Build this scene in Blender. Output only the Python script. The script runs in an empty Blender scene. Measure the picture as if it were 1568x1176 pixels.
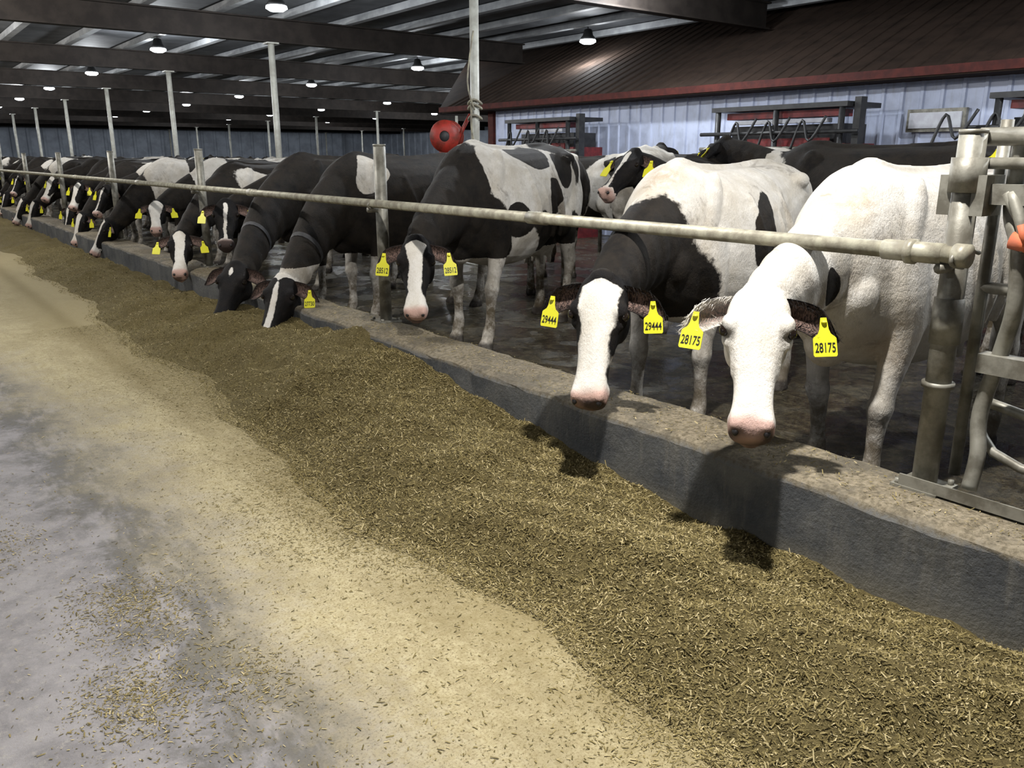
import bpy, math, random
import numpy as np
from mathutils import Vector, Matrix
random.seed(7)
RNG=np.random.RandomState(11)
scene=bpy.context.scene
COL=scene.collection
scene.view_settings.view_transform='Standard'
scene.view_settings.look='None'
scene.view_settings.exposure=0.0
H=1.62

# ------------------------------------------------------------------ nodes
class NT:
    def __init__(s,name):
        m=bpy.data.materials.new(name); m.use_nodes=True
        s.m=m; s.t=m.node_tree; s.b=s.t.nodes['Principled BSDF']
    def n(s,ty,**kw):
        nd=s.t.nodes.new(ty)
        for k,v in kw.items(): setattr(nd,k,v)
        return nd
    def l(s,a,b): s.t.links.new(a,b)
    def setin(s,sock,v):
        if isinstance(v,bpy.types.NodeSocket): s.l(v,sock)
        else: sock.default_value=v
    def noise(s,vec,scale,detail=4,rough=.6,dist=0):
        nd=s.n('ShaderNodeTexNoise'); nd.inputs['Scale'].default_value=scale
        nd.inputs['Detail'].default_value=detail; nd.inputs['Roughness'].default_value=rough
        nd.inputs['Distortion'].default_value=dist
        if vec is not None: s.l(vec,nd.inputs['Vector'])
        return nd.outputs['Fac']
    def scale(s,vec,sc):
        nd=s.n('ShaderNodeMapping'); nd.inputs['Scale'].default_value=sc; s.l(vec,nd.inputs['Vector']); return nd.outputs[0]
    def math(s,op,a,b=0.0,clamp=False):
        nd=s.n('ShaderNodeMath',operation=op); nd.use_clamp=clamp
        s.setin(nd.inputs[0],a); s.setin(nd.inputs[1],b); return nd.outputs[0]
    def step(s,v,a,b):
        nd=s.n('ShaderNodeMapRange'); nd.interpolation_type='SMOOTHSTEP'
        s.setin(nd.inputs['Value'],v); nd.inputs['From Min'].default_value=a; nd.inputs['From Max'].default_value=b
        return nd.outputs[0]
    def mix(s,f,a,b):
        nd=s.n('ShaderNodeMix',data_type='RGBA')
        s.setin(nd.inputs[0],f)
        for sock,v in ((nd.inputs[6],a),(nd.inputs[7],b)):
            if isinstance(v,tuple): sock.default_value=(v[0],v[1],v[2],1)
            else: s.l(v,sock)
        return nd.outputs[2]
    def pos(s): return s.n('ShaderNodeNewGeometry').outputs['Position']
    def obj(s): return s.n('ShaderNodeTexCoord').outputs['Object']
    def attr(s,name): return s.n('ShaderNodeAttribute',attribute_name=name).outputs['Fac']
    def sep(s,v):
        nd=s.n('ShaderNodeSeparateXYZ'); s.l(v,nd.inputs[0]); return nd.outputs
    def bump(s,h,strength=.3,dist=.01):
        nd=s.n('ShaderNodeBump'); nd.inputs['Strength'].default_value=strength; nd.inputs['Distance'].default_value=dist
        s.l(h,nd.inputs['Height']); s.l(nd.outputs[0],s.b.inputs['Normal'])
    def col(s,v):
        if isinstance(v,tuple): s.b.inputs['Base Color'].default_value=(v[0],v[1],v[2],1)
        else: s.l(v,s.b.inputs['Base Color'])
    def rough(s,v): s.setin(s.b.inputs['Roughness'],v)
    def spec(s,v): s.b.inputs['Specular IOR Level'].default_value=v

def simple(name,c1,c2=None,rough=.5,metal=0,scale=8,bump=.15,bd=.004,spec=.5):
    t=NT(name); c2=c2 or tuple(x*.7 for x in c1)
    p=t.pos(); f=t.noise(p,scale,5)
    t.col(t.mix(t.step(f,.35,.65),c1,c2)); t.rough(rough); t.b.inputs['Metallic'].default_value=metal; t.spec(spec)
    if bump: t.bump(t.noise(p,scale*8,3),bump,bd)
    return t.m

M={}
M['galv']=simple('galvanised_pipe',(.42,.40,.31),(.24,.22,.17),.5,.2,14)
M['galv2']=simple('galvanised_dirty_steel',(.27,.26,.22),(.13,.12,.095),.5,.3,10)
M['darksteel']=simple('dark_beam_steel',(.032,.026,.022),(.020,.016,.014),.7,0,3,spec=.2)
M['column']=simple('column_paint',(.45,.45,.40),(.32,.31,.27),.5,0,5)
M['red']=simple('red_paint',(.36,.025,.015),(.14,.02,.01),.5)
M['orange']=simple('orange_strap',(.55,.13,.05),(.3,.09,.05),.7)
M['darkred']=simple('dark_red_panel',(.20,.02,.02),(.10,.012,.014),.5)
M['black']=simple('black_plastic',(.015,.015,.016),(.03,.03,.03),.5)
M['whitep']=simple('white_panel',(.6,.62,.66),(.5,.5,.55),.4)
M['rust']=simple('rusty_fascia',(.085,.020,.015),(.05,.014,.012),.7,spec=.2)
M['rubber']=simple('rope',(.3,.28,.2),(.15,.13,.1),.8)

# floor of feed alley
t=NT('feed_alley_concrete'); p=t.pos(); X,Y,Z=t.sep(p)
nb=t.noise(p,1.3,5,.65,.6); nm=t.noise(p,5,6,.7,.3); nf=t.noise(p,110,4,.8); nl=t.noise(p,26,5,.8); ng=t.noise(t.scale(p,(3,1,1)),2.2,5,.7)
xd=t.math('ADD',X,t.math('MULTIPLY',t.math('SUBTRACT',nb,.5),.8))
xd=t.math('ADD',xd,t.math('MULTIPLY',t.math('SUBTRACT',nm,.5),.45))
xd=t.math('ADD',xd,t.math('MULTIPLY',t.math('SUBTRACT',nl,.5),.45))
xd=t.math('ADD',xd,t.math('MULTIPLY',t.step(Y,4.0,11.0),.55))
dust=t.step(xd,.45,1.3)
con=t.mix(t.step(nm,.35,.7),(.275,.260,.262),(.175,.165,.168))
con=t.mix(t.step(nl,.5,.75),con,(.33,.31,.28))
dc=t.mix(t.step(nl,.35,.68),(.46,.40,.245),(.34,.285,.155))
dc=t.mix(t.math('MULTIPLY',t.step(ng,.42,.62),.5),dc,(.28,.235,.135))
dc=t.mix(t.step(nf,.48,.68),dc,(.17,.13,.06))
stn=t.math('MULTIPLY',t.step(xd,.40,.66),t.math('SUBTRACT',1.0,t.step(xd,.72,1.05)))
con=t.mix(t.math('MULTIPLY',t.math('MULTIPLY',stn,t.step(ng,.35,.55)),.85),con,(.075,.075,.078))
con=t.mix(t.math('MULTIPLY',t.step(nf,.55,.75),.6),con,(.2,.17,.10))
sm=t.math('MULTIPLY',t.step(xd,1.2,1.8),.75)
c=t.mix(dust,con,dc); c=t.mix(sm,c,(.22,.175,.08))
t.col(c); t.rough(.88); t.spec(.25)
t.bump(t.math('ADD',nf,nl),.45,.006); M['floor']=t.m

t=NT('wet_manure_floor'); p=t.pos(); n1=t.noise(p,2.2,5,.6,.6); n2=t.noise(p,14,5,.7); n3=t.noise(p,55,4,.7)
c=t.mix(t.step(n2,.4,.65),(.05,.042,.025),(.15,.125,.075)); c=t.mix(t.math('MULTIPLY',t.step(n3,.52,.7),.6),c,(.24,.21,.14))
t.col(c)
t.rough(t.mix(t.step(n1,.42,.62),(.05,.05,.05),(.45,.45,.45)))
t.bump(t.math('ADD',n2,t.math('MULTIPLY',n3,.9)),1.0,.05); M['wet']=t.m

# curb
t=NT('curb_concrete'); p=t.pos(); X,Y,Z=t.sep(p)
n1=t.noise(p,3,6,.7); n2=t.noise(p,40,5,.7); n4=t.noise(t.scale(p,(1,6,1)),2,5,.7)
face=t.mix(t.step(n1,.35,.65),(.070,.074,.080),(.13,.13,.125))
face=t.mix(t.math('MULTIPLY',t.step(n4,.5,.7),.5),face,(.19,.18,.16))
face=t.mix(t.math('MULTIPLY',t.step(t.math('SUBTRACT',1.0,t.math('MULTIPLY',Z,3.2)),.55,1.0),.6),face,(.22,.2,.15))
face=t.mix(t.math('MULTIPLY',t.step(n2,.62,.75),.5),face,(.28,.26,.2))
top=t.mix(t.step(n2,.35,.65),(.26,.22,.155),(.115,.095,.062))
top=t.mix(t.math('MULTIPLY',t.step(n1,.45,.62),.7),top,(.085,.075,.058))
f=t.step(t.math('ADD',Z,t.math('MULTIPLY',t.math('SUBTRACT',n2,.5),.08)),.325,.362)
t.col(t.mix(f,face,top)); t.rough(.8); t.spec(.3); t.bump(t.math('ADD',n2,n1),.6,.012); M['curb']=t.m

# feed
t=NT('silage_feed'); p=t.pos(); n1=t.noise(p,3.5,5,.7,.4); n2=t.noise(p,70,6,.8); n3=t.noise(p,200,3,.8)
c=t.mix(t.step(n2,.33,.66),(.115,.09,.033),(.28,.22,.09))
c=t.mix(t.math('MULTIPLY',t.step(n3,.54,.72),.75),c,(.40,.33,.165))
c=t.mix(t.math('MULTIPLY',t.step(n1,.45,.7),.45),c,(.14,.107,.042))
t.col(c); t.rough(.9); t.spec(.2); t.bump(t.math('ADD',n2,n3),.9,.02); M['feed']=t.m
t=NT('silage_flakes'); r=t.attr('rnd'); p=t.pos(); n1=t.noise(p,3.5,5,.7,.4)
c=t.mix(t.step(r,0,.5),(.09,.07,.025),(.235,.187,.075)); c=t.mix(t.step(r,.65,1.0),c,(.48,.40,.22))
c=t.mix(t.math('MULTIPLY',t.step(n1,.45,.7),.4),c,(.14,.11,.043))
t.col(c); t.rough(.85); t.spec(.2); M['flake']=t.m

# cow coat
def cowmat():
    t=NT('holstein_coat'); o=t.obj()
    nz=t.noise(o,26,4,.65); nh=t.noise(t.scale(o,(1,1,.35)),150,3,.75); nd=t.noise(o,4.5,6,.65); nw=t.noise(o,11,5,.7,.5); ns=t.noise(o,3.2,7,.75,.8)
    pv=t.math('ADD',t.attr('patch'),t.math('MULTIPLY',t.math('SUBTRACT',nz,.5),.10))
    blk=t.step(pv,-.014,.022)
    white=t.mix(t.step(nd,.35,.7),(.76,.73,.68),(.60,.55,.47))
    white=t.mix(t.math('MULTIPLY',t.step(nh,.42,.75),.35),white,(.45,.41,.34))
    white=t.mix(t.math('MULTIPLY',t.step(nw,.55,.75),.35),white,(.38,.31,.22))
    white=t.mix(t.math('MULTIPLY',t.math('MULTIPLY',t.step(ns,.54,.64),.6),t.attr('body')),white,(.25,.22,.19))
    black=t.mix(t.step(nw,.4,.75),(.0055,.005,.0055),(.014,.011,.009))
    black=t.mix(t.math('MULTIPLY',t.step(nh,.5,.8),.25),black,(.022,.02,.019))
    white=t.mix(t.math('MULTIPLY',t.attr('tan'),t.step(nw,.3,.6)),white,(.42,.30,.18))
    white=t.mix(t.attr('pink'),white,(.50,.30,.25))
    c=t.mix(blk,white,black)
    dn=t.step(t.noise(o,6,6,.75),.28,.60)
    dirt=t.math('MULTIPLY',t.attr('dirt'),t.math('MULTIPLY',dn,t.mix(blk,(1,1,1),(.45,.45,.45))))
    c=t.mix(dirt,c,(.105,.082,.052))
    er=t.mix(t.step(nh,.38,.62),(.035,.026,.024),(.26,.17,.14))
    c=t.mix(t.attr('ear'),c,er)
    c=t.mix(t.attr('dark'),c,(.022,.018,.018))
    t.col(c); t.rough(.75); t.spec(.18); t.bump(t.math('ADD',nh,t.math('MULTIPLY',nw,1.5)),.5,.010)
    return t.m
M['coat']=cowmat()
t=NT('cow_eye'); t.col((.012,.008,.006)); t.rough(.08); M['eye']=t.m
t=NT('nostril_dark'); t.col((.008,.006,.006)); t.rough(.5); M['nostril']=t.m
t=NT('yellow_ear_tag'); t.col((.74,.70,.03)); t.rough(.4); M['tag']=t.m
t=NT('tag_ink'); t.col((.01,.01,.01)); t.rough(.5); M['ink']=t.m
M['strap']=simple('collar_strap',(.03,.03,.032),(.06,.06,.065),.7)

t=NT('ribbed_white_siding'); p=t.pos()
n=t.noise(p,4,5); n2=t.noise(t.scale(p,(1,1,.2)),9,5)
c=t.mix(t.step(n,.4,.7),(.56,.62,.80),(.46,.51,.66)); c=t.mix(t.math('MULTIPLY',t.step(n2,.5,.7),.3),c,(.3,.31,.34))
t.col(c); t.rough(.5); M['siding']=t.m
t=NT('brown_metal_roof'); p=t.pos(); n=t.noise(p,3,5)
t.col(t.mix(t.step(n,.4,.7),(.046,.032,.025),(.030,.022,.018))); t.rough(.9); t.spec(.05); M['roof']=t.m
M['ceil']=simple('ceiling_liner',(.115,.12,.13),(.08,.085,.09),.7,.0,2,0,spec=.2)
M['purlin']=simple('galvanised_purlin',(.32,.33,.34),(.22,.23,.24),.6,.0,3,0)
M['farwall']=simple('curtain_wall',(.36,.40,.47),(.26,.29,.34),.7,0,1.2,0)
t=NT('lamp_lens'); t.col((1,1,1)); t.b.inputs['Emission Color'].default_value=(.9,.96,1,1); t.b.inputs['Emission Strength'].default_value=16; M['lens']=t.m

# ------------------------------------------------------------------ mesh builder
class MB:
    def __init__(s): s.v=[]; s.f=[]; s.m=[]; s.sm=[]
    def add(s,vs,fs,mi=0,smooth=True):
        o=len(s.v); s.v.extend([tuple(x) for x in vs])
        for f in fs: s.f.append([i+o for i in f]); s.m.append(mi); s.sm.append(smooth)
    def box(s,lo,hi,mi=0):
        x0,y0,z0=lo; x1,y1,z1=hi
        vs=[(x0,y0,z0),(x1,y0,z0),(x1,y1,z0),(x0,y1,z0),(x0,y0,z1),(x1,y0,z1),(x1,y1,z1),(x0,y1,z1)]
        s.add(vs,[(0,3,2,1),(4,5,6,7),(0,1,5,4),(1,2,6,5),(2,3,7,6),(3,0,4,7)],mi,False)
    def rings(s,rs,mi=0,cap=True,smooth=True):
        n=len(rs[0]); vs=[p for r in rs for p in r]; fs=[]
        for i in range(len(rs)-1):
            for j in range(n):
                k=(j+1)%n; fs.append((i*n+j,i*n+k,(i+1)*n+k,(i+1)*n+j))
        if cap:
            fs.append(tuple(range(n-1,-1,-1))); fs.append(tuple((len(rs)-1)*n+j for j in range(n)))
        s.add(vs,fs,mi,smooth)
    def tube(s,pts,r,seg=12,mi=0,sub=1):
        P=[Vector(p) for p in pts]
        R=list(r) if hasattr(r,'__len__') else [r]*len(P)
        if sub>1 and len(P)>2:
            A=np.array([list(p)+[rr] for p,rr in zip(P,R)]); A=catmull(A,sub); P=[Vector(a[:3]) for a in A]; R=list(A[:,3])
        rs=[]; up=None
        for i,p in enumerate(P):
            d=(P[min(i+1,len(P)-1)]-P[max(i-1,0)]).normalized()
            if up is None: up=Vector((0,0,1)) if abs(d.z)<.9 else Vector((1,0,0))
            a=d.cross(up).normalized(); up=a.cross(d).normalized()
            rs.append([tuple(p+(a*math.cos(2*math.pi*j/seg)+up*math.sin(2*math.pi*j/seg))*R[i]) for j in range(seg)])
        s.rings(rs,mi)
    def ell(s,c,r,mi=0,nu=16,nv=10,rot=None):
        c=Vector(c); vs=[];fs=[]
        for i in range(nv+1):
            ph=math.pi*i/nv
            for j in range(nu):
                th=2*math.pi*j/nu
                q=Vector((r[0]*math.sin(ph)*math.cos(th),r[1]*math.sin(ph)*math.sin(th),r[2]*math.cos(ph)))
                if rot is not None: q=rot@q
                vs.append(tuple(c+q))
        for i in range(nv):
            for j in range(nu):
                k=(j+1)%nu
                fs.append((i*nu+j,(i+1)*nu+j,(i+1)*nu+k,i*nu+k))
        s.add(vs,fs,mi)
    def obj(s,name,mats,loc=(0,0,0)):
        me=bpy.data.meshes.new(name); me.from_pydata(s.v,[],s.f)
        for m in mats: me.materials.append(m)
        me.polygons.foreach_set('material_index',s.m); me.polygons.foreach_set('use_smooth',s.sm)
        me.update(); o=bpy.data.objects.new(name,me); o.location=loc; COL.objects.link(o); return o

def catmull(A,m):
    A=np.asarray(A,float); n=len(A); out=[]
    for i in range(n-1):
        p0=A[max(i-1,0)];p1=A[i];p2=A[i+1];p3=A[min(i+2,n-1)]
        for k in range(m):
            u=k/m
            out.append(.5*((2*p1)+(-p0+p2)*u+(2*p0-5*p1+4*p2-p3)*u*u+(-p0+3*p1-3*p2+p3)*u**3))
    out.append(A[-1]); return np.array(out)

def ring(c,lat,up,hw,ht,hb,n=24,ex=.9):
    r=[]
    for j in range(n):
        th=2*math.pi*j/n; cc=math.cos(th); ss=math.sin(th)
        x=hw*math.copysign(abs(cc)**ex,cc); y=(ht if ss>0 else hb)*math.copysign(abs(ss)**ex,ss)
        r.append(tuple(c+lat*x+up*y))
    return r

def sn(V,seed,freq):
    rs=np.random.RandomState(seed); o=np.zeros(len(V))
    for k in range(7):
        d=rs.normal(size=3); d/=np.linalg.norm(d); f=freq*rs.uniform(.6,1.7)
        o+=np.sin(V@d*f*2+rs.uniform(0,6.28))
    return o/2.65

_txt={}
def text_mesh(s):
    if s in _txt: return _txt[s]
    cu=bpy.data.curves.new('tmp_txt','FONT'); cu.body=s; cu.align_x='CENTER'; cu.align_y='CENTER'; cu.offset=.012
    o=bpy.data.objects.new('tmp_txt',cu); COL.objects.link(o)
    dg=bpy.context.evaluated_depsgraph_get(); me=bpy.data.meshes.new_from_object(o.evaluated_get(dg))
    vs=np.array([v.co[:] for v in me.vertices]); fs=[tuple(p.vertices) for p in me.polygons]
    vs[:,0]-=(vs[:,0].max()+vs[:,0].min())/2; vs[:,1]-=(vs[:,1].max()+vs[:,1].min())/2
    vs[:,:2]/=(vs[:,0].max()-vs[:,0].min())
    bpy.data.objects.remove(o); bpy.data.meshes.remove(me); bpy.data.curves.remove(cu)
    _txt[s]=(vs,fs); return _txt[s]

def V3(*a): return Vector(a)
def blob(V,c,r):
    return 1-np.linalg.norm((V-np.array(c))/np.array(r),axis=1)

def cow_mesh(name,P,N,pattern,head,ears=(1,1),voxel=.018,tag=None,steps=(0,0,0,0),tags=(1,1),roll=0,muzz='pink',seed=1,dirtk=1.0,strap=False,tan=None,hair=False):
    P=Vector(P); N=Vector(N); h=(N-P); L=min(h.length,.58); h.normalize()
    rh=np.random.RandomState(seed)
    l=Vector((0,0,1)).cross(h).normalized(); 
    if roll: l=Matrix.Rotation(roll,3,h)@l
    n=h.cross(l).normalized()
    hs=L/.55
    b=MB(); Yv=V3(0,1,0); Zv=V3(0,0,1)
    T=[(-.90,1.34,1.14,.06,1.25),(-.87,1.385,1.02,.15,1.23),(-.74,1.415,.88,.225,1.2),(-.50,1.45,.80,.27,1.18),(-.28,1.425,.68,.285,1.08),
       (.0,1.42,.59,.35,1.0),(.25,1.41,.56,.36,.98),(.48,1.42,.58,.31,.99),(.66,1.45,.62,.245,1.02),(.80,1.405,.67,.205,1.04),(.92,1.31,.75,.16,1.05),(1.0,1.2,.86,.09,1.04)]
    T=catmull(T,4)
    b.rings([ring(V3(a[0],0,a[4]),Yv,Zv,a[3],a[1]-a[4],a[4]-a[2],28,.86) for a in T])
    b.tube([(-.85,0,1.36),(-.5,0,1.435),(0,0,1.41),(.4,0,1.415),(.64,0,1.44),(.82,0,1.38)],[.03,.033,.030,.03,.035,.02],8,0,4)
    for sd in (1,-1):
        b.ell((-.48,.215*sd,1.335),(.10,.065,.055)); b.ell((-.82,.10*sd,1.29),(.08,.055,.06))
        b.ell((.64,.175*sd,1.15),(.09,.075,.27),rot=Matrix.Rotation(-.3,3,'Y')); b.ell((.56,.19*sd,.95),(.15,.085,.14)); b.ell((-.43,.205*sd,.87),(.13,.09,.14)); b.ell((.84,.12*sd,.95),(.10,.085,.12))
        for q in range(4):
            x0=.32-.13*q; b.tube([(x0+.02,.27*sd,1.27),(x0-.02,.345*sd,1.1),(x0-.07,.355*sd,.92),(x0-.10,.31*sd,.76)],.022,8,0,3)
    b.ell((.80,0,.74),(.13,.09,.12))
    fl=[(.62,1.12,.15,.085,.19),(.60,.95,.145,.09,.20),(.57,.80,.11,.08,.20),(.58,.64,.07,.06,.19),(.60,.51,.052,.048,.18),(.605,.44,.060,.054,.175),(.60,.37,.043,.041,.17),(.60,.25,.035,.033,.17),(.60,.17,.041,.04,.17),(.615,.125,.046,.045,.17),(.635,.08,.042,.045,.17),(.655,.045,.060,.056,.17),(.668,0.0,.072,.062,.17)]
    hl=[(-.64,1.22,.17,.07,.16),(-.62,1.08,.20,.11,.17),(-.58,.93,.19,.11,.18),(-.575,.80,.14,.09,.185),(-.64,.67,.088,.064,.18),(-.70,.57,.068,.048,.175),(-.735,.505,.063,.05,.17),(-.725,.43,.048,.04,.17),(-.70,.29,.038,.035,.17),(-.69,.18,.044,.041,.17),(-.675,.125,.047,.044,.17),(-.65,.075,.045,.046,.17),(-.635,.045,.062,.056,.17),(-.622,0,.074,.062,.17)]
    k=0
    for prof in (fl,hl):
        for sd in (1,-1):
            A=[(a[0]+steps[k]*(1-min(a[1],1.0)),a[4]*sd,a[1],a[2],a[3]) for a in prof]; A=catmull(A,3); rs=[]
            for i,a in enumerate(A):
                p0=Vector(A[max(i-1,0)][:3]); p1=Vector(A[min(i+1,len(A)-1)][:3]); d=(p1-p0).normalized()
                if a[2]<.1: d=V3(0,0,-1)
                u=d.cross(Yv).normalized()
                rs.append(ring(Vector(a[:3]),Yv,u,a[4],a[3],a[3],14,.95))
            b.rings(rs); k+=1
    b.ell((-.40,0,.72),(.21,.16,.17))
    for sx in (-.48,-.34):
        for sd in (1,-1): b.tube([(sx,.07*sd,.6),(sx,.075*sd,.50)],[.025,.018],8)
    b.tube([(-.84,0,1.34),(-.93,0,1.30),(-.975,0,1.1),(-.97,.02,.8),(-.96,.03,.6),(-.965,.03,.45),(-.96,.03,.34)],[.045,.038,.027,.024,.04,.045,.02],10,0,3)
    # neck
    E=P-n*.115*hs+h*.05
    S0=V3(.60,0,1.10); S1=V3(.84,0,1.10)
    dirn=(E-S1).normalized(); ln=(E-S0).length
    m0=V3(1,0,.05)*ln*.9; m1=(dirn*.75+h*.25).normalized()*ln*.8
    rs=[]; K=28; pts=[]
    for i in range(K+1):
        u=i/K; u2=u*u;u3=u2*u
        pts.append(S0*(2*u3-3*u2+1)+m0*(u3-2*u2+u)+E*(-2*u3+3*u2)+m1*(u3-u2))
    UW=[0,.3,.6,.85,1]; WW=[.19,.155,.122,.104,.09]; WT=[.31,.235,.165,.125,.10]; WB=[.34,.27,.20,.155,.125]
    for i in range(K+1):
        u=i/K; d=(pts[min(i+1,K)]-pts[max(i-1,0)]).normalized()
        la=(Yv*(1-u)+l*u).normalized(); la=(la-d*la.dot(d)).normalized(); up=d.cross(la)
        wr=.006*math.sin(u*55) if .35<u<.95 else 0
        rs.append(ring(pts[i],la,up,np.interp(u,UW,WW)+wr,np.interp(u,UW,WT),np.interp(u,UW,WB)+wr*1.5,24,.95))
    b.rings(rs)
    # head
    HD=[(-.03,.045,-.03,-.09),(.02,.080,.0,-.13),(.10,.104,.012,-.19),(.20,.112,.018,-.225),(.31,.108,.012,-.235),(.42,.090,.004,-.215),(.54,.075,-.004,-.18),(.68,.066,-.010,-.15),(.79,.067,-.010,-.14),(.87,.074,-.008,-.138),(.94,.076,-.012,-.134),(.985,.070,-.024,-.126),(1.015,.048,-.042,-.108)]
    HD=catmull(HD,3); rs=[]
    for a in HD:
        zc=(a[2]*.62+a[3]*.38)*hs
        rs.append(ring(P+h*(a[0]*L)+n*zc,l,n,a[1]*hs,a[2]*hs-zc,zc-a[3]*hs,24,.80))
    b.rings(rs)
    RH=Matrix((h,l,n)).transposed()
    def hp(s,la,nn): return P+h*(s*L)+l*(la*hs)+n*(nn*hs)
    for sd in (1,-1):
        b.ell(hp(.262,.090*sd,-.020),(.042,.036,.028),rot=RH)
        b.ell(hp(.335,.092*sd,-.058),(.045,.030,.024),rot=RH)
        b.ell(hp(.28,.070*sd,-.16),(.10,.044,.075),rot=RH)
        b.tube([hp(.42,.072*sd,-.055),hp(.58,.062*sd,-.075)],.020,8)
        b.ell(hp(.93,.046*sd,-.026),(.034,.028,.024),rot=RH)
        b.ell(hp(.88,.053*sd,-.085),(.045,.028,.035),rot=RH)
    b.ell(hp(.93,0,-.130),(.05,.050,.024),rot=RH)
    b.ell(hp(.02,0,-.010),(.045,.06,.030),rot=RH)
    b.tube([hp(.3,0,-.014),hp(.5,0,-.020),hp(.7,0,-.030),hp(.92,0,-.045)],[.03,.026,.024,.022],8)
    tmp=b.obj('tmp_cow',[]); 
    rm=tmp.modifiers.new('r','REMESH'); rm.mode='VOXEL'; rm.voxel_size=voxel; rm.use_smooth_shade=True
    smo=tmp.modifiers.new('s','SMOOTH'); smo.factor=.5; smo.iterations=2 if voxel>.017 else 4
    dg=bpy.context.evaluated_depsgraph_get(); me=bpy.data.meshes.new_from_object(tmp.evaluated_get(dg))
    nv=len(me.vertices); V=np.zeros(nv*3); me.vertices.foreach_get('co',V); V=V.reshape(-1,3)
    faces=[list(p.vertices) for p in me.polygons]
    bpy.data.objects.remove(tmp); bpy.data.meshes.remove(me)
    D=V-np.array(P); ha=D@np.array(h)/L; la=D@np.array(l)/hs; na=D@np.array(n)/hs
    W=V+.045*np.stack([sn(V,seed+50,5),sn(V,seed+51,5),sn(V,seed+52,5)],1)
    patch=pattern(W,V)
    low=np.clip((.075-V[:,2])/.02,0,1)
    isH=(ha>-.02)&(ha<1.15)&(abs(la)<.17)&(na>-.30)&(na<.1)
    blend=np.clip((ha+.02)/.12,0,1)*isH
    hpv=head(ha,la+.008*sn(V,seed+9,12),na)
    patch=patch*(1-blend)+hpv*blend
    muz=np.clip((ha-.86+.02*sn(V,seed+7,14))/.06,0,1)*isH
    pink=muz.copy()*.85; dark=low*.0
    nose=np.clip((ha-.955)/.02,0,1)*isH
    chin=np.clip((-na-.075)/.02,0,1)*np.clip((ha-.82)/.05,0,1)*isH
    if muzz=='dark': dark=np.maximum(dark,muz*.92)
    elif muzz=='mix': dark=np.maximum(dark,np.maximum(nose,chin*.7)*np.clip(.80+sn(V,seed+3,18)*.5,0,1)*.9)
    else: dark=np.maximum(dark,nose*.65*(sn(V,seed+4,20)>.0))
    patch=np.where(muz>.3,-.2,patch)
    mouth=isH&(ha>.78)&(abs(na+.100-.01*(ha-.9))<.006)
    dark=np.maximum(dark,mouth*.8)
    eyer=isH*np.clip(1.5-np.sqrt(((ha-.305)*L/.034)**2+((na+.030)*hs/.026)**2),0,1)*(abs(la)>.07)
    dark=np.maximum(dark,eyer*.75)
    dark=np.maximum(dark,low*.8)
    dirt=np.clip((.75-V[:,2])/.42,0,1)*dirtk*(~isH)
    dirt=np.maximum(dirt,.45*dirtk*np.clip((-.25-V[:,0])/.4,0,1))
    dirt=np.maximum(dirt,.24*dirtk*(~isH))
    tn=np.zeros(nv)
    if tan:
        for c_,r_,a_ in tan: tn=np.maximum(tn,np.clip(blob(W,c_,r_)*2,0,1)*a_)
    out=MB(); out.v=[tuple(x) for x in V]; out.f=faces; out.m=[0]*len(faces); out.sm=[True]*len(faces)
    ext=[]
    for sd,ec,tg in ((1,ears[0],tags[0]),(-1,ears[1],tags[1])):
        B=hp(.12,.070*sd,-.055); d=(l*sd+h*.16-n*.25).normalized()
        w=(h-d*h.dot(d)).normalized(); mm=d.cross(w).normalized()
        if mm.dot(n)<0: mm=-mm
        mm=(mm*.94+w*.28).normalized(); w=(w-mm*w.dot(mm)).normalized()
        NI=14; NJ=12; front=[];back=[]; wt=[]
        for i in range(NI+1):
            u=i/NI; ww=.055*hs*max(.06,math.sin(math.pi*(u**1.1*.80+.20)))**.75
            pc=B+d*(.225*hs*u)+w*(.045*u*u)
            for j in range(NJ+1):
                v=j/NJ*2-1
                q=pc+w*(ww*v)+mm*(ww*(1.05-.55*u)*v*v-.022+.012*u)+w*(.004*math.sin(u*9+v))
                front.append(q); back.append(q-mm*((.026*(1-v*v)**.5+.004)*max(.25,1-u*.75)))
                wt.append(max(0,1-abs(v)**3*1.0)*max(0,1-u**5)*(.9))
        o=len(front); fs=[];fb=[]
        for i in range(NI):
            for j in range(NJ):
                a=i*(NJ+1)+j; fs.append((a,a+1,a+NJ+2,a+NJ+1)); fb.append((a+o,a+NJ+1+o,a+NJ+2+o,a+1+o))
        ed=[]
        for i in range(NI):
            a=i*(NJ+1); ed.append((a,a+NJ+1,a+NJ+1+o,a+o)); a+=NJ; ed.append((a,a+o,a+NJ+1+o,a+NJ+1))
        for j in range(NJ):
            a=NI*(NJ+1)+j; ed.append((a,a+1,a+1+o,a+o))
        st=len(out.v); out.add(front+back,fs+fb+ed,0); cnt=len(out.v)-st
        ext.append((st,cnt,ec,wt+[0]*o))
        if hair:
            hv=[];hf=[]
            for q_ in range(260):
                i=rh.randint(0,NI); j=rh.choice([0,1,1,2,NJ-2,NJ-1,NJ-1,NJ,rh.randint(0,NJ+1)])
                b0=front[i*(NJ+1)+j]+w*rh.normal(0,.003)+d*rh.normal(0,.005)
                inw=w*(1 if j<NJ/2 else -1)
                tip=b0+(mm*.5+inw*rh.uniform(.2,1.1)+d*rh.uniform(.2,1.0)).normalized()*rh.uniform(.014,.034)
                sdv=d.cross(mm)*.0012 if rh.rand()<.5 else d*.0012
                kk=len(hv); hv+=[b0-sdv,b0+sdv,tip]; hf.append((kk,kk+1,kk+2))
            st=len(out.v); out.add(hv,hf,0); ext.append((st,len(hv),ec if ec<0 else (1 if rh.rand()<.5 else 1),[0]*len(hv)))
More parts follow.
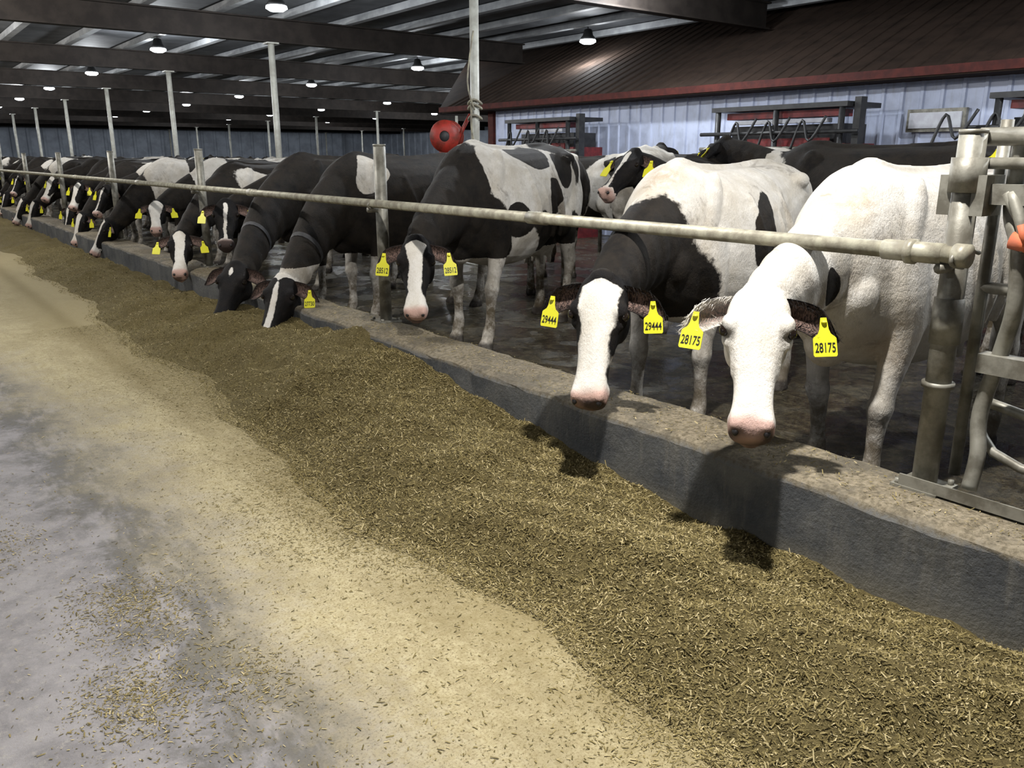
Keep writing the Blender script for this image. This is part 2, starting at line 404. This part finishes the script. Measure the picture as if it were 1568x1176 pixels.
        out.ell(hp(.305,.112*sd,-.030),(.023*hs,.018*hs,.019*hs),2,14,10,rot=RH)
        out.ell(hp(.975,.050*sd,-.030),(.020*hs,.011*hs,.013*hs),3,12,8,rot=RH@Matrix.Rotation(.6*sd,3,'X'))
        if tg:
            T0=B+d*(.145*hs)+mm*.028
            dn=V3(0,0,-1)-mm*V3(0,0,-1).dot(mm)
            if dn.length<.2: dn=h.copy()
            dn.normalize(); dn=(dn+d*.05).normalized(); rt=mm.cross(dn).normalized()
            poly=[(-.010,-.012),(.010,-.012),(.016,.03),(.022,.045),(.037,.057),(.040,.062),(.041,.120),(.037,.126),(-.037,.126),(-.041,.120),(-.040,.062),(-.037,.057),(-.022,.045),(-.016,.03)]
            fr=[T0+rt*x+dn*y+mm*.004 for x,y in poly]; bk=[q-mm*.004 for q in fr]; m_=len(poly)
            out.add(fr+bk,[tuple(range(m_)),tuple(range(2*m_-1,m_-1,-1))]+[(i,i+m_,(i+1)%m_+m_,(i+1)%m_) for i in range(m_)],4,False)
            out.ell(T0+mm*.007+dn*.004,(.010,.010,.006),4,10,6)
            if tag:
                tv,tf=text_mesh(tag)
                out.add([T0+dn*.094+mm*.0055+rt*(x*.070)-dn*(y*.115) for x,y,z in tv],tf,5,False)
    if strap:
        i=int(.66*K); d=(pts[i+1]-pts[i]).normalized(); la_=(l-d*l.dot(d)).normalized(); up=d.cross(la_)
        k1,k2,k3=[np.interp(.66,UW,q)+.010 for q in (WW,WT,WB)]
        out.rings([ring(pts[i],la_,up,k1,k2,k3,20,1),ring(pts[i]+d*.035,la_,up,k1-.004,k2-.006,k3-.006,20,1)],6,False)
    me=bpy.data.meshes.new(name); me.from_pydata(out.v,[],out.f)
    for mn in ('coat','coat','eye','nostril','tag','ink','strap'): me.materials.append(M[mn])
    me.polygons.foreach_set('material_index',out.m); me.polygons.foreach_set('use_smooth',out.sm)
    tot=len(out.v)
    def pad(a,fill=0):
        r=np.full(tot,float(fill)); r[:nv]=a; return r
    pa=pad(patch,-1); ea=pad(np.zeros(nv))
    for st,cnt,ec,wt in ext: pa[st:st+cnt]=.3*ec; ea[st:st+cnt]=wt
    for nm,arr in (('patch',pa),('pink',pad(pink)),('dirt',pad(dirt)),('dark',pad(dark)),('tan',pad(tn)),('body',pad(1.0-isH)),('ear',ea)):
        at=me.attributes.new(nm,'FLOAT','POINT'); at.data.foreach_set('value',arr.astype(np.float32))
    me.update(); return me

def place(me,C,rotdeg,s,z=.0):
    o=bpy.data.objects.new('holstein_cow',me); o.location=(C[0],C[1],z); o.rotation_euler=(0,0,math.radians(rotdeg)); o.scale=(s,s,s); COL.objects.link(o); return o

def hero(C,yaw,s,Pw,Nw,pattern,head,zf=.0,**kw):
    rot=math.radians(180+yaw); R=Matrix.Rotation(-rot,3,'Z')
    loc=lambda w:(R@(Vector(w)-Vector((C[0],C[1],zf))))/s
    me=cow_mesh('holstein_cow',loc(Pw),loc(Nw),pattern,head,**kw)
    return place(me,C,180+yaw,s,zf)

def h_white(s,l,n): return np.full(len(s),-.3)
def mk_blaze(pts,ws,side=-.10):
    def f(s,l,n):
        w=np.interp(s,pts,ws); v=(abs(l)-w)*4
        v=np.where(n<side,np.maximum(v,.12),v)
        return np.clip(v,-.3,.3)
    return f
h_wide=mk_blaze([0,.1,.3,.45,.6,.75,.85,1],[.065,.088,.084,.064,.060,.060,.09,.1],-.14)
h_mid=mk_blaze([0,.08,.2,.35,.5,.7,.82,1],[.055,.062,.05,.042,.04,.045,.08,.1],-.12)
h_thin=mk_blaze([0,.1,.25,.4,.6,.8,.9,1],[-.02,.022,.024,.014,.010,.015,.02,.03],-.2)
h_spot=mk_blaze([0,.08,.2,.3,.4,.6,.8,1],[-.05,.0,.015,-.01,-.03,-.05,-.05,-.05],-.2)
h_strip=mk_blaze([0,.08,.2,.4,.6,.8,.9,1],[-.03,.0,.015,.022,.022,.026,.03,.0],-.2)
def p1(W,V):
    v=-np.full(len(V),.3)
    v=np.maximum(v,blob(W,(1.12,.16,.98),(.05,.08,.12))*.6)
    v=np.maximum(v,blob(W,(-.7,-.1,1.0),(.22,.3,.3))*.5)
    return np.clip(v,-.3,.3)
def p2(W,V):
    v=-np.full(len(V),.3)
    v=np.maximum(v,(W[:,0]-1.02+.80*(1.32-W[:,2])+.05*sn(V,77,7))*.8)
    v=np.where(V[:,0]<.42,-.3,v)
    v=np.maximum(v,blob(W+np.stack([.25*(W[:,2]-1.1),0*W[:,0],0*W[:,0]],1),(.24,.34,1.08),(.11,.25,.22))*.5)
    v=np.maximum(v,blob(W,(-.6,-.25,1.1),(.3,.2,.3))*.5)
    v=np.where(V[:,2]<.66,-.3,v)
    return np.clip(v,-.3,.3)
def p5(W,V):
    v=sn(W,23,3.9)*.35-.04
    v=np.maximum(v,(W[:,0]-.74)*1.2)
    v=np.minimum(v,-blob(W,(.55,.25,1.30),(.26,.22,.24))*.9)
    v=np.maximum(v,blob(W,(.18,.2,1.36),(.26,.25,.13)))
    v=np.maximum(v,blob(W,(.02,.36,1.05),(.11,.2,.12))*.6)
    v=np.maximum(v,blob(W,(-.3,.3,1.25),(.16,.2,.14))*.6)
    v=np.maximum(v,blob(W,(.42,.3,.92),(.16,.2,.13))*.6)
    v=np.where(V[:,2]<.66,-.3,v)
    return np.clip(v,-.3,.3)
def p6(W,V):
    v=np.full(len(V),.3)
    v=np.minimum(v,-blob(W,(.66,.2,1.34),(.14,.2,.18))*.8)
    v=np.where(V[:,2]<.60,-(.62-V[:,2])*3+sn(V,5,6)*.1,v)
    return np.clip(v,-.3,.3)
def p7(W,V): return np.clip(.3-0*W[:,0]-np.where(V[:,2]<.4,.5,0),-.3,.3)
def mkp(seed,bias,fr=2.6,leg=.55):
    def f(W,V):
        v=sn(W,seed,fr)*.4+bias
        v=np.where((W[:,0]>.95),np.maximum(v,.1),v)
        v=np.where(V[:,2]<leg,np.minimum(v,-(leg-V[:,2])*2+sn(V,seed+2,6)*.08),v)
        return np.clip(v,-.3,.3)
    return f

hero((4.3,2.08),2,1.1,(2.72,1.94,1.14),(2.41,1.71,.66),p1,h_white,ears=(1,-1),voxel=.010,tag='28175',steps=(.06,-.12,.05,-.1),muzz='mix',seed=3,dirtk=.9,hair=True,
     tan=[((.95,.1,1.36),(.16,.2,.14),.5),((.62,.2,.75),(.2,.2,.2),.4)])
hero((4.38,3.42),13,1.1,(2.72,2.83,1.085),(2.47,2.66,.535),p2,h_wide,ears=(1,1),voxel=.010,tag='29444',steps=(-.05,.08,.05,-.1),muzz='mix',seed=5,dirtk=.9,hair=True,
     tan=[((.95,.1,1.38),(.25,.2,.16),.8)])
hero((4.8,6.2),24,1.2,(3.12,5.19,1.06),(2.93,4.92,.56),p5,h_mid,ears=(1,1),voxel=.012,tag='28512',steps=(.1,-.05,.1,-.15),seed=8)
hero((4.55,7.6),10,1.14,(2.77,6.86,.64),(2.41,6.56,.12),p6,h_strip,ears=(1,1),voxel=.014,tag='27730',tags=(1,0),muzz='dark',seed=9,strap=True)
hero((4.55,8.95),14,1.14,(2.70,7.82,.66),(2.33,7.47,.12),p7,h_spot,ears=(1,1),voxel=.015,tags=(0,0),muzz='dark',seed=10,strap=True)
hero((5.05,10.05),12,1.12,(3.3,9.7,1.15),(3.1,9.25,.65),mkp(31,.4),h_thin,voxel=.018,muzz='dark',seed=12)
hero((4.5,11.1),20,1.08,(2.82,9.93,.80),(2.64,9.48,.36),mkp(33,.28),h_mid,voxel=.016,muzz='pink',seed=13)
hero((4.95,12.9),5,1.1,(3.27,12.5,1.02),(3.12,12.1,.66),mkp(35,.05),h_wide,voxel=.018,seed=14)

eat=((1.52,.0,.64),(1.80,.0,.17)); eat2=((1.5,.18,.66),(1.72,.28,.17)); look=((1.42,.1,1.12),(1.68,.25,.70)); stand=((1.35,0,1.50),(1.72,.0,1.22)); turn=((1.28,.28,1.38),(1.5,.55,1.08))
gen=[]
for i,(hd,b_,hf) in enumerate([(eat,.22,h_mid),(look,.02,h_wide),(eat2,.42,h_mid),(look,.32,h_thin),(eat,.05,h_wide),(eat2,.14,h_thin),(look,.16,h_mid)]):
    gen.append(cow_mesh('holstein_cow',hd[0],hd[1],mkp(60+i*7,b_),hf,voxel=.022,seed=40+i))
gst=[]
for i,(hd,b_,hf) in enumerate([(stand,.10,h_mid),(turn,.3,h_thin),(stand,-.20,h_wide),(turn,.02,h_mid),(stand,.42,h_thin),(turn,.18,h_mid)]):
    gst.append(cow_mesh('holstein_cow',hd[0],hd[1],mkp(160+i*7,b_),hf,voxel=.024,seed=90+i,dirtk=1.2))
y=14.05; i=0
while y<48:
    k=[0,3,2,6,5,1,2,0,4,3,5,2,6][i%13]
    place(gen[k],(4.55+random.uniform(-.05,.25),y),180+random.uniform(-4,14),1.08+random.uniform(-.03,.05)); y+=random.uniform(1.1,1.3); i+=1
for C,r,k,s in [((6.95,8.15),45,3,1.2),((7.55,7.1),38,2,1.2),((6.6,5.15),187,4,1.12),((8.8,5.4),100,2,1.18),((8.6,3.6),80,2,1.16),((6.7,3.5),100,4,1.2),((7.3,2.3),185,2,1.18),
                ((6.3,10.2),75,4,1.1),((6.4,13.4),95,1,1.1),((8.8,9.4),90,3,1.14),((8.9,12.8),280,0,1.1),((6.2,16.4),90,2,1.08),((8.9,7.9),270,5,1.16),((6.3,19.3),100,4,1.1),
                ((8.8,15.6),90,1,1.1),((9.0,18.2),270,3,1.1),((5.9,1.0),170,5,1.15)]:
    place(gst[k],C,r,s)
cnt=0; used=[]; tries=0
while cnt<70 and tries<20000:
    tries+=1
    x=random.uniform(6,32); y=random.uniform(20,64)
    if abs(x-7.5)<.9 or abs(x-22.5)<.9 or abs(x-10.2)<.8 or abs(x-16)<.8 or abs(x-24)<.8: continue
    if any((abs(x-a)<1.2 and abs(y-b)<3.0) for a,b in used): continue
    used.append((x,y)); place(gst[cnt%6],(x,y),random.choice([90,270])+random.uniform(-8,8),1.07+random.uniform(-.03,.08)); cnt+=1

# ------------------------------------------------------------------ ground
def plane(name,x0,x1,y0,y1,z,m):
    b=MB(); b.add([(x0,y0,z),(x1,y0,z),(x1,y1,z),(x0,y1,z)],[(0,1,2,3)],0,False); return b.obj(name,[m])
plane('floor',-12,3.0,-8,82,0,M['floor'])
plane('floor_cow_alley',3.0,46,-8,82,.004,M['wet'])

def hc(y): return np.interp(y,[-2,2.3,3.1,3.8,4.7,5.6,6.3,8.2,9.3,12,60],[.02,.03,.10,.19,.31,.34,.26,.22,.14,.10,.10])
def edge(y): return 1.70+.07*np.sin(y*1.3)+.05*np.sin(y*3.1+1)+.02*np.sin(y*9+2)+np.clip(y-4,0,8)*.02-.02*np.clip(2.5-y,0,2)
def feedh(x,y):
    e=edge(y); t=np.clip((x-e)/(2.80-e),0,1)
    mid=np.interp(y,[0,2,4,6,9,14],[.085,.09,.10,.12,.10,.08])
    h=hc(y)*t**1.2+mid*np.sin(np.pi*np.minimum(t*1.0,1))**1.5
    q=np.stack([np.ravel(x),np.ravel(y),np.zeros(np.size(x))],1)
    nz=(sn(q,300,3.5)*.020+sn(q,301,9)*.013+sn(q,302,24)*.008).reshape(np.shape(x))
    return h+nz*np.clip(t*3,0,1)
ys=np.concatenate([np.arange(-1.5,9,.022),np.arange(9,20,.06),np.arange(20,62,.25)])
us=np.linspace(0,1,75)
b=MB(); YY,UU=np.meshgrid(ys,us,indexing='ij'); XX=edge(YY)-.06+(2.82-edge(YY)+.06)*UU
ZZ=feedh(XX,YY)+RNG.normal(0,.0035,XX.shape)*np.clip(UU*5,0,1); ZZ=np.where(UU<=.0,-.01,ZZ+.003-.006*(UU<.06))
vs=np.stack([XX,YY,ZZ],-1).reshape(-1,3); nx=len(us)
fs=[]
for i in range(len(ys)-1):
    for j in range(nx-1):
        a=i*nx+j; fs.append((a,a+nx,a+nx+1,a+1)[::-1])
b.add(vs,fs); b.obj('silage_feed_pile',[M['feed']])

def flakes(name,x,y,z,smin,smax,tilt):
    n=len(x); a=RNG.uniform(0,2*np.pi,n); L=RNG.uniform(smin,smax,n)*(.7+1.6*RNG.rand(n)**6); w=np.minimum(L*RNG.uniform(.15,.6,n),.0055)
    tx=RNG.normal(0,tilt,n); ty=RNG.normal(0,tilt,n)
    dx=np.stack([np.cos(a),np.sin(a),tx],1)*L[:,None]/2; dy=np.stack([-np.sin(a),np.cos(a),ty],1)*w[:,None]/2
    c=np.stack([x,y,z+np.abs(tx)*L/2+.002],1)
    v=np.stack([c-dx-dy*.5,c+dx*.9-dy,c+dx+dy*.4,c-dx*.8+dy],1).reshape(-1,3)
    me=bpy.data.meshes.new(name); me.vertices.add(4*n); me.vertices.foreach_set('co',v.ravel().astype(np.float32))
    me.loops.add(4*n); me.loops.foreach_set('vertex_index',np.arange(4*n,dtype=np.int32))
    me.polygons.add(n); me.polygons.foreach_set('loop_start',np.arange(0,4*n,4,dtype=np.int32))
    me.update(calc_edges=True); me.validate()
    at=me.attributes.new('rnd','FLOAT','FACE'); at.data.foreach_set('value',RNG.rand(n).astype(np.float32))
    me.materials.append(M['flake']); o=bpy.data.objects.new(name,me); COL.objects.link(o); return o
n=260000
y=np.where(RNG.rand(n)<.76,RNG.uniform(-.2,5,n),5+RNG.rand(n)**1.4*11); u=RNG.rand(n); e=edge(y)-.1
x=e+(2.79-e)*u; flakes('silage_flakes',x,y,np.maximum(feedh(x,y),0)+RNG.uniform(-.002,.006,n),.004,.016,.4)
n=90000; y=RNG.uniform(.3,9,n); x=edge(y)+.12-np.abs(RNG.normal(0,.20,n))*(1+.5*np.sin(y*2.3)); k=x>.3
x1=x[k]; y1=y[k]
n=14000; x1=np.concatenate([x1,1.7-np.abs(RNG.normal(0,.55,n))]); y1=np.concatenate([y1,RNG.uniform(.3,9,n)])
pc=[(.55,3.05,.20,.28,2600),(.42,2.45,.16,.22,2200),(.75,2.35,.14,.2,900),(.25,3.9,.15,.3,700),(.1,4.6,.3,.5,500),(.6,1.9,.3,.4,500),(.62,2.75,.2,.5,900)]
for cx,cy,sx,sy,m_ in pc:
    x1=np.concatenate([x1,RNG.normal(cx,sx*.6,m_)]); y1=np.concatenate([y1,RNG.normal(cy,sy*.6,m_)])
m_=4500; x1=np.concatenate([x1,RNG.uniform(-2,1.2,m_)]); y1=np.concatenate([y1,RNG.uniform(1,8,m_)])
flakes('scattered_feed_flakes',x1,y1,np.zeros(len(x1)),.004,.013,.15)

# curb
b=MB(); yy=np.arange(-2,62,.10); prof=[(2.80,-.02),(2.80,.18),(2.80,.335),(2.812,.357),(2.84,.37),(3.0,.374),(3.17,.372),(3.20,.36),(3.205,.0)]
vs=[]
for y in yy:
    for k,(x,z) in enumerate(prof):
        j=.006*math.sin(y*7.3+k)+random.uniform(-.006,.006) if 1<k<8 else 0
        vs.append((x+j,y,z+j*.7))
m_=len(prof); fs=[]
for i in range(len(yy)-1):
    for k in range(m_-1): a=i*m_+k; fs.append((a,a+1,a+m_+1,a+m_))
b.add(vs,fs,0,False); b.obj('concrete_feed_curb',[M['curb']])
n=12000; y=RNG.uniform(.5,11,n); x=RNG.uniform(2.84,3.18,n)
flakes('curb_top_crumbs',x,y,np.full(n,.376),.004,.012,.3)

# rail and posts
b=MB(); zr=1.287; xr=3.02
b.tube([(xr,1.33,zr),(xr,60,zr)],.031,16)
b.tube([(xr,1.31,zr),(xr,1.36,zr)],.042,16); b.tube([(xr,1.40,zr),(xr,1.62,zr)],.038,16); b.tube([(xr,1.50,zr),(xr,1.53,zr)],.046,16)
for y in (3.6,8,12.2,16.4): b.tube([(xr,y,zr),(xr,y+.16,zr)],.036,16)
b.obj('neck_rail',[M['galv']])
py=[1.40]+[5.68+4.25*i for i in range(12)]
for i,y in enumerate(py):
    b=MB(); r=.046
    b.tube([(3.12,y,.365),(3.12,y,1.71)],r,18)
    b.tube([(3.12,y,1.70),(3.12,y,1.715)],r*1.04,18)
    b.box((3.03,y-.09,.368),(3.21,y+.09,.385))
    for sx in (-1,1):
        for sy in (-1,1): b.tube([(3.12+sx*.07,y+sy*.07,.38),(3.12+sx*.07,y+sy*.07,.405)],.012,6)
    b.tube([(3.16,y-.06,zr),(3.06,y-.055,zr+.02),(2.985,y-.05,zr),(2.985,y-.05,zr-.03),(3.06,y-.055,zr-.045)],.008,8,0,3)
    b.tube([(3.0,y,zr-.05),(3.12,y,zr-.05)],.02,8)
    if i==0:
        b.tube([(3.12,y,.95),(3.12,y,1.12)],.054,18); b.tube([(3.12,y,1.50),(3.12,y,1.62)],.060,18); b.tube([(3.12,y,.78),(3.12,y,.80)],.058,18)
    b.obj('fence_post',[M['galv2']])

# gate at right
b=MB(); X0=3.18
b.tube([(X0,1.40,1.69),(X0,-.6,1.69)],.032,14); b.tube([(X0-.02,1.44,1.60),(X0-.02,-.6,1.60)],.02,12)
b.box((X0-.05,-.6,1.46),(X0+.03,1.38,1.53)); b.box((X0-.09,1.32,1.42),(X0+.05,1.48,1.56))
b.tube([(X0+.02,1.27,1.72),(X0+.02,1.27,1.45),(X0-.03,1.21,1.32),(X0-.03,1.19,1.12),(X0,1.22,.95),(X0,1.26,.70),(X0-.04,1.23,.55),(X0-.07,1.23,.42)],.028,14,0,5)
b.tube([(X0+.10,1.36,1.75),(X0+.10,1.36,.40)],.022,12)
b.box((X0-.05,-.6,.86),(X0+.02,1.28,.93)); b.tube([(X0+.1,1.36,1.15),(X0+.1,-.5,1.15)],.022,12)
b.tube([(X0+.12,1.33,.72),(X0+.12,.9,.66),(X0+.1,.3,.66)],.02,12,0,3); b.tube([(X0+.12,1.30,.60),(X0+.02,1.1,.52),(X0+.05,.4,.5)],.018,12,0,3)
b.box((X0-.14,-.6,.385),(X0-.07,1.46,.392)); b.box((X0-.145,-.6,.385),(X0-.137,1.46,.43))
b.tube([(X0-.035,1.255,1.50),(X0-.06,1.20,1.40),(X0-.065,1.17,1.31)],.020,12,0,3)
b.tube([(X0-.03,1.27,1.50),(X0-.04,1.14,1.30),(X0-.03,1.05,1.05)],.024,12,0,3)
b.tube([(X0-.07,1.22,1.345),(X0-.065,1.12,1.325)],.030,12,1); b.tube([(X0-.085,1.19,1.40),(X0-.085,1.165,1.33)],.014,10,1)
for y in (1.05,.6,.1):
    b.tube([(X0+.05,y,1.6),(X0+.05,y,.45)],.024,12)
b.obj('headlock_gate',[M['galv2'],M['orange']])

# ------------------------------------------------------------------ barn shell
ZC=4.65
b=MB()
b.add([(-12,-8,ZC),(-12,82,ZC),(46,82,ZC),(46,-8,ZC)],[(0,1,2,3)],0,False)
b.obj('ceiling',[M['ceil']])
b=MB(); x=-11
while x<46:
    y1=82; y0=-8 if x<15.5 else 21.5
    b.box((x-.08,y0,ZC-.16),(x+.08,y1,ZC-.02)); x+=1.45
b.obj('roof_purlins',[M['purlin']])
b=MB(); k=-2
while 10.65+7.6*k<82:
    y=10.65+7.6*k; x1=46 if y>20.5 else 14.4
    b.box((-12,y-.11,4.0),(x1,y+.11,4.03)); b.box((-12,y-.11,4.46),(x1,y+.11,4.49)); b.box((-12,y-.012,4.03),(x1,y+.012,4.46)); k+=1
b.obj('roof_beams',[M['darksteel']])
for X0_ in (7.5,22.5,37.5):
    k=0
    while 10.65+7.6*k<80:
        y=10.65+7.6*k; k+=1
        if X0_>12 and y<20.5: continue
        b=MB(); b.tube([(X0_,y,0),(X0_,y,4.0)],.068,16); b.box((X0_-.13,y-.13,3.97),(X0_+.13,y+.13,4.0)); b.box((X0_-.15,y-.15,0),(X0_+.15,y+.15,.02))
        if X0_==7.5 and abs(y-10.65)<.1:
            for z in (2.35,2.2,2.42): b.tube([(X0_+.1*math.cos(a),y+.1*math.sin(a),z+.03*math.sin(2*a)) for a in [i*math.pi/8 for i in range(17)]],.018,8,1)
            b.tube([(X0_-.1,y-.05,2.4),(X0_-.12,y-.08,2.0),(X0_-.05,y-.1,1.7)],.015,8,1,4); b.tube([(X0_-.08,y-.1,2.3),(X0_-.2,y-.1,2.7),(X0_-.05,y-.05,3.4)],.012,8,1,4)
        b.obj('barn_column',[M['column'],M['rubber']])
def wall(name,a,c,z0,z1,m,rib=.3,depth=.03):
    a=Vector((a[0],a[1],0)); c=Vector((c[0],c[1],0)); d=(c-a); L=d.length; d.normalize(); nn=Vector((d.y,-d.x,0)); vs=[]; fs=[]; s_=0
    pts=[]
    while s_<L:
        for ds,o in ((0,0),(rib*.72,0),(rib*.78,depth),(rib*.92,depth)): 
            if s_+ds<L: pts.append((s_+ds,o))
        s_+=rib
    pts.append((L,0))
    for s1,o in pts:
        q=a+d*s1+nn*o; vs+=[(q.x,q.y,z0),(q.x,q.y,z1)]
    for i in range(len(pts)-1): fs.append((2*i,2*i+2,2*i+3,2*i+1))
    b=MB(); b.add(vs,fs,0,False); return b.obj(name,[m])
wall('wall_far',(-12,82),(46,82),0,ZC,M['farwall'],1.2,.08)
wall('wall_right',(46,82),(46,-8),0,ZC,M['farwall'],1.2,.08)
wall('wall_left',(-12,-8),(-12,82),0,ZC,M['farwall'],1.2,.08)
wall('wall_back',(46,-8),(-12,-8),0,ZC,M['farwall'],1.2,.08)
wall('wall_parlor_front',(12.6,-7.9),(12.6,17.1),0,3.0,M['siding'],.3,-.03)
wall('wall_parlor_end',(20,17.1),(12.6,17.1),0,3.0,M['siding'],.3,-.03)
b=MB(); sl=.46; x1=12+1.83/sl
def rz(x): return 2.82+sl*(x-12)
yl=lambda x: 18.6+(x-12)*1.1
b.add([(12,-7.9,rz(12)),(x1,-7.9,rz(x1)),(x1,yl(x1),rz(x1)),(12,yl(12),rz(12)),(12,-7.9,rz(12)-.03),(x1,-7.9,rz(x1)-.03),(x1,yl(x1),rz(x1)-.03),(12,yl(12),rz(12)-.03)],[(0,1,2,3),(7,6,5,4),(3,2,6,7),(0,3,7,4)],0,False)
y=-7.5
while y<18.5:
    b.add([(12,y,rz(12)+.014),(x1,y,rz(x1)+.014),(x1,y+.05,rz(x1)+.014),(12,y+.05,rz(12)+.014),(12,y-.02,rz(12)),(x1,y-.02,rz(x1)),(x1,y+.07,rz(x1)),(12,y+.07,rz(12))],[(0,1,2,3),(0,4,5,1),(3,2,6,7),(0,3,7,4)],0,False); y+=.3
b.box((11.97,-7.9,2.72),(12.0,18.6,2.84),1)
b.box((12.0,-7.9,2.70),(12.6,18.5,2.72),0)
b.add([(12,18.6,2.66),(12,18.6,2.82),(x1,yl(x1),rz(x1)),(x1,yl(x1),2.9)],[(0,1,2,3)],0,False)
b.obj('parlor_roof',[M['roof'],M['rust']])
b=MB(); b.box((12.50,17.0,0),(12.65,17.2,2.8)); b.obj('trim_corner',[M['rust']])
b=MB(); 
b.box((12.50,5.75,1.98),(12.57,6.60,2.30),0); b.box((12.47,5.8,2.03),(12.50,6.55,2.25),1)
b.obj('window_1',[M['galv2'],M['whitep']])

def robot(y0,y1,x=11.4):
    b=MB(); zt=2.32
    b.box((x,y0,.0),(x+.8,y1,1.82),1)
    b.box((x+.1,y0+.1,1.82),(x+.7,y1-.1,2.10),0); b.box((x-.02,y0+.25,1.2),(x,y1-.5,1.9),1); b.box((x-.04,y0+.3,2.12),(x+.1,y1-.25,2.18),2)
    b.box((x-.05,y0+.1,2.20),(x+.3,y1-.1,2.30),1)
    for y in (y0,(y0+y1)/2,y1):
        b.tube([(x-.15,y,0),(x-.15,y,zt)],.045,10,0)
    b.box((x-.2,y0-.1,zt),(x+.7,y1+.1,zt+.07),0); b.tube([(x-.2,y0-.3,1.98),(x-.2,y1+.3,1.98)],.03,10,0); b.tube([(x-.2,y0-.3,1.75),(x-.2,y1+.3,1.75)],.03,10,3); b.tube([(x-.2,y0-.3,1.45),(x-.2,y1+.3,1.45)],.03,10,0)
    for q in range(3):
        yo=y0+.2+q*.6
        b.tube([(x-.22,yo,2.2),(x-.3,yo+.2,1.85),(x-.2,yo+.4,2.15),(x-.25,yo+.55,1.7)],.02,8,0,5)
    b.box((x-.05,y0-.22,1.3),(x+.1,y0-.12,2.45),0)
    b.obj('milking_robot',[M['black'],M['darkred'],M['whitep'],M['galv2']])
robot(6.9,9.1); robot(12.8,14.7); robot(3.6,4.8)
# hose reel
b=MB(); c=(7.25,11.05,1.93); axis=Vector((.8,.6,0))
for off in (-.1,.1):
    b.rings([[tuple(Vector(c)+axis*(off+o)+Vector((-.6,.8,0))*(r*math.cos(a))+Vector((0,0,r*math.sin(a)))) for a in [i*math.pi/12 for i in range(24)]] for o,r in ((-.01,.08),(-.01,.24),(.01,.24),(.01,.08))],0,False)
b.tube([Vector(c)-axis*.1,Vector(c)+axis*.1],.17,20,1); b.box((7.2,10.9,1.45),(7.32,11.2,1.72),0); b.tube([(7.25,11.05,1.5),(7.25,11.05,0)],.03,8,0)
b.tube([(7.3,10.95,1.7),(7.45,10.9,2.05),(7.55,10.85,2.25)],.03,8,0)
b.obj('hose_reel',[M['red'],M['black']])
b=MB()
for xs in (10.2,16,24):
    y0=3.5 if xs<11 else 21.5
    b.tube([(xs,y0,1.22),(xs,66,1.22)],.03,8); b.tube([(xs,y0,1.45),(xs,66,1.45)],.025,8)
    y=y0
    while y<60:
        b.tube([(xs,y,0),(xs,y,1.5)],.035,8)
        y+=3.6
b.obj('stall_railing',[M['galv2']])

# ------------------------------------------------------------------ lamps
def lamp(x,y,z,P,light=True,col=(1,.97,.92),kind='POINT'):
    b=MB(); seg=20
    def rg(r,zz): return [(r*math.cos(2*math.pi*j/seg),r*math.sin(2*math.pi*j/seg),zz) for j in range(seg)]
    b.rings([rg(.05,.24),rg(.09,.22),rg(.12,.10),rg(.16,.06),rg(.17,.0),rg(.16,.0)],0)
    b.rings([rg(.18,.004),rg(.19,-.04),rg(.12,-.08)],1)
    b.tube([(0,0,.22),(0,0,ZC-z)],.012,6,0)
    o=b.obj('high_bay_lamp',[M['black'],M['lens']],(x,y,z))
    if light:
        ld=bpy.data.lights.new('lamp_light',kind); ld.color=col
        if kind=='AREA': ld.shape='DISK'; ld.size=.14; ld.energy=P
        else: ld.shadow_soft_size=.10; ld.energy=P*2.6
        lo=bpy.data.objects.new('lamp_light',ld); lo.location=(0,0,-.20 if kind=='POINT' else -.10); lo.parent=o; COL.objects.link(lo)
cool=(.92,.96,1)
lamp(1.95,1.6,4.25,300,kind='AREA')
for y in (8.4,15.9,23.4,31,38.5): lamp(1.2,y,4.25,150)
lamp(-6.3,2,4.25,90,col=cool); lamp(-6.3,12,4.25,90,col=cool)  # out-of-view fill lights, added to lift the barn's left side
for y in (.2,7.7): lamp(6.4,y,4.22,120,col=cool)
for k in range(9): lamp(6.4,15.2+7.5*k,4.22,120,k<8,cool)
lamp(10.2,2.5,4.22,140,col=cool)
lamp(10.2,10.0,4.22,120,col=cool)
for k in range(0,8): lamp(13.8,15.06+7.5*k,4.22,35 if k==0 else 120,k in(0,1,2,3,4,6),cool)
for k in range(0,7): lamp(21.2,22.6+7.5*k,4.22,130,k in (0,1,2,4,6),cool)
for k in range(0,6): lamp(28.7,30.1+7.5*k,4.22,150,k in (0,2,4),cool)
lamp(36.2,45.1,4.22,180,True,cool); lamp(36.2,67.6,4.22,180,True,cool)
w=bpy.data.worlds.new('world'); scene.world=w; w.use_nodes=True
w.node_tree.nodes['Background'].inputs[0].default_value=(.5,.55,.65,1); w.node_tree.nodes['Background'].inputs[1].default_value=.05

# ------------------------------------------------------------------ camera
cd=bpy.data.cameras.new('camera'); cd.sensor_width=36; cd.lens=36*1260/1568; cd.clip_end=300
co=bpy.data.objects.new('camera',cd); COL.objects.link(co); co.location=(0,0,H)
az=math.radians(37.6); pitch=math.radians(15.4)
fwd=Vector((math.sin(az)*math.cos(pitch),math.cos(az)*math.cos(pitch),-math.sin(pitch)))
co.rotation_euler=fwd.to_track_quat('-Z','Y').to_euler()
scene.camera=co
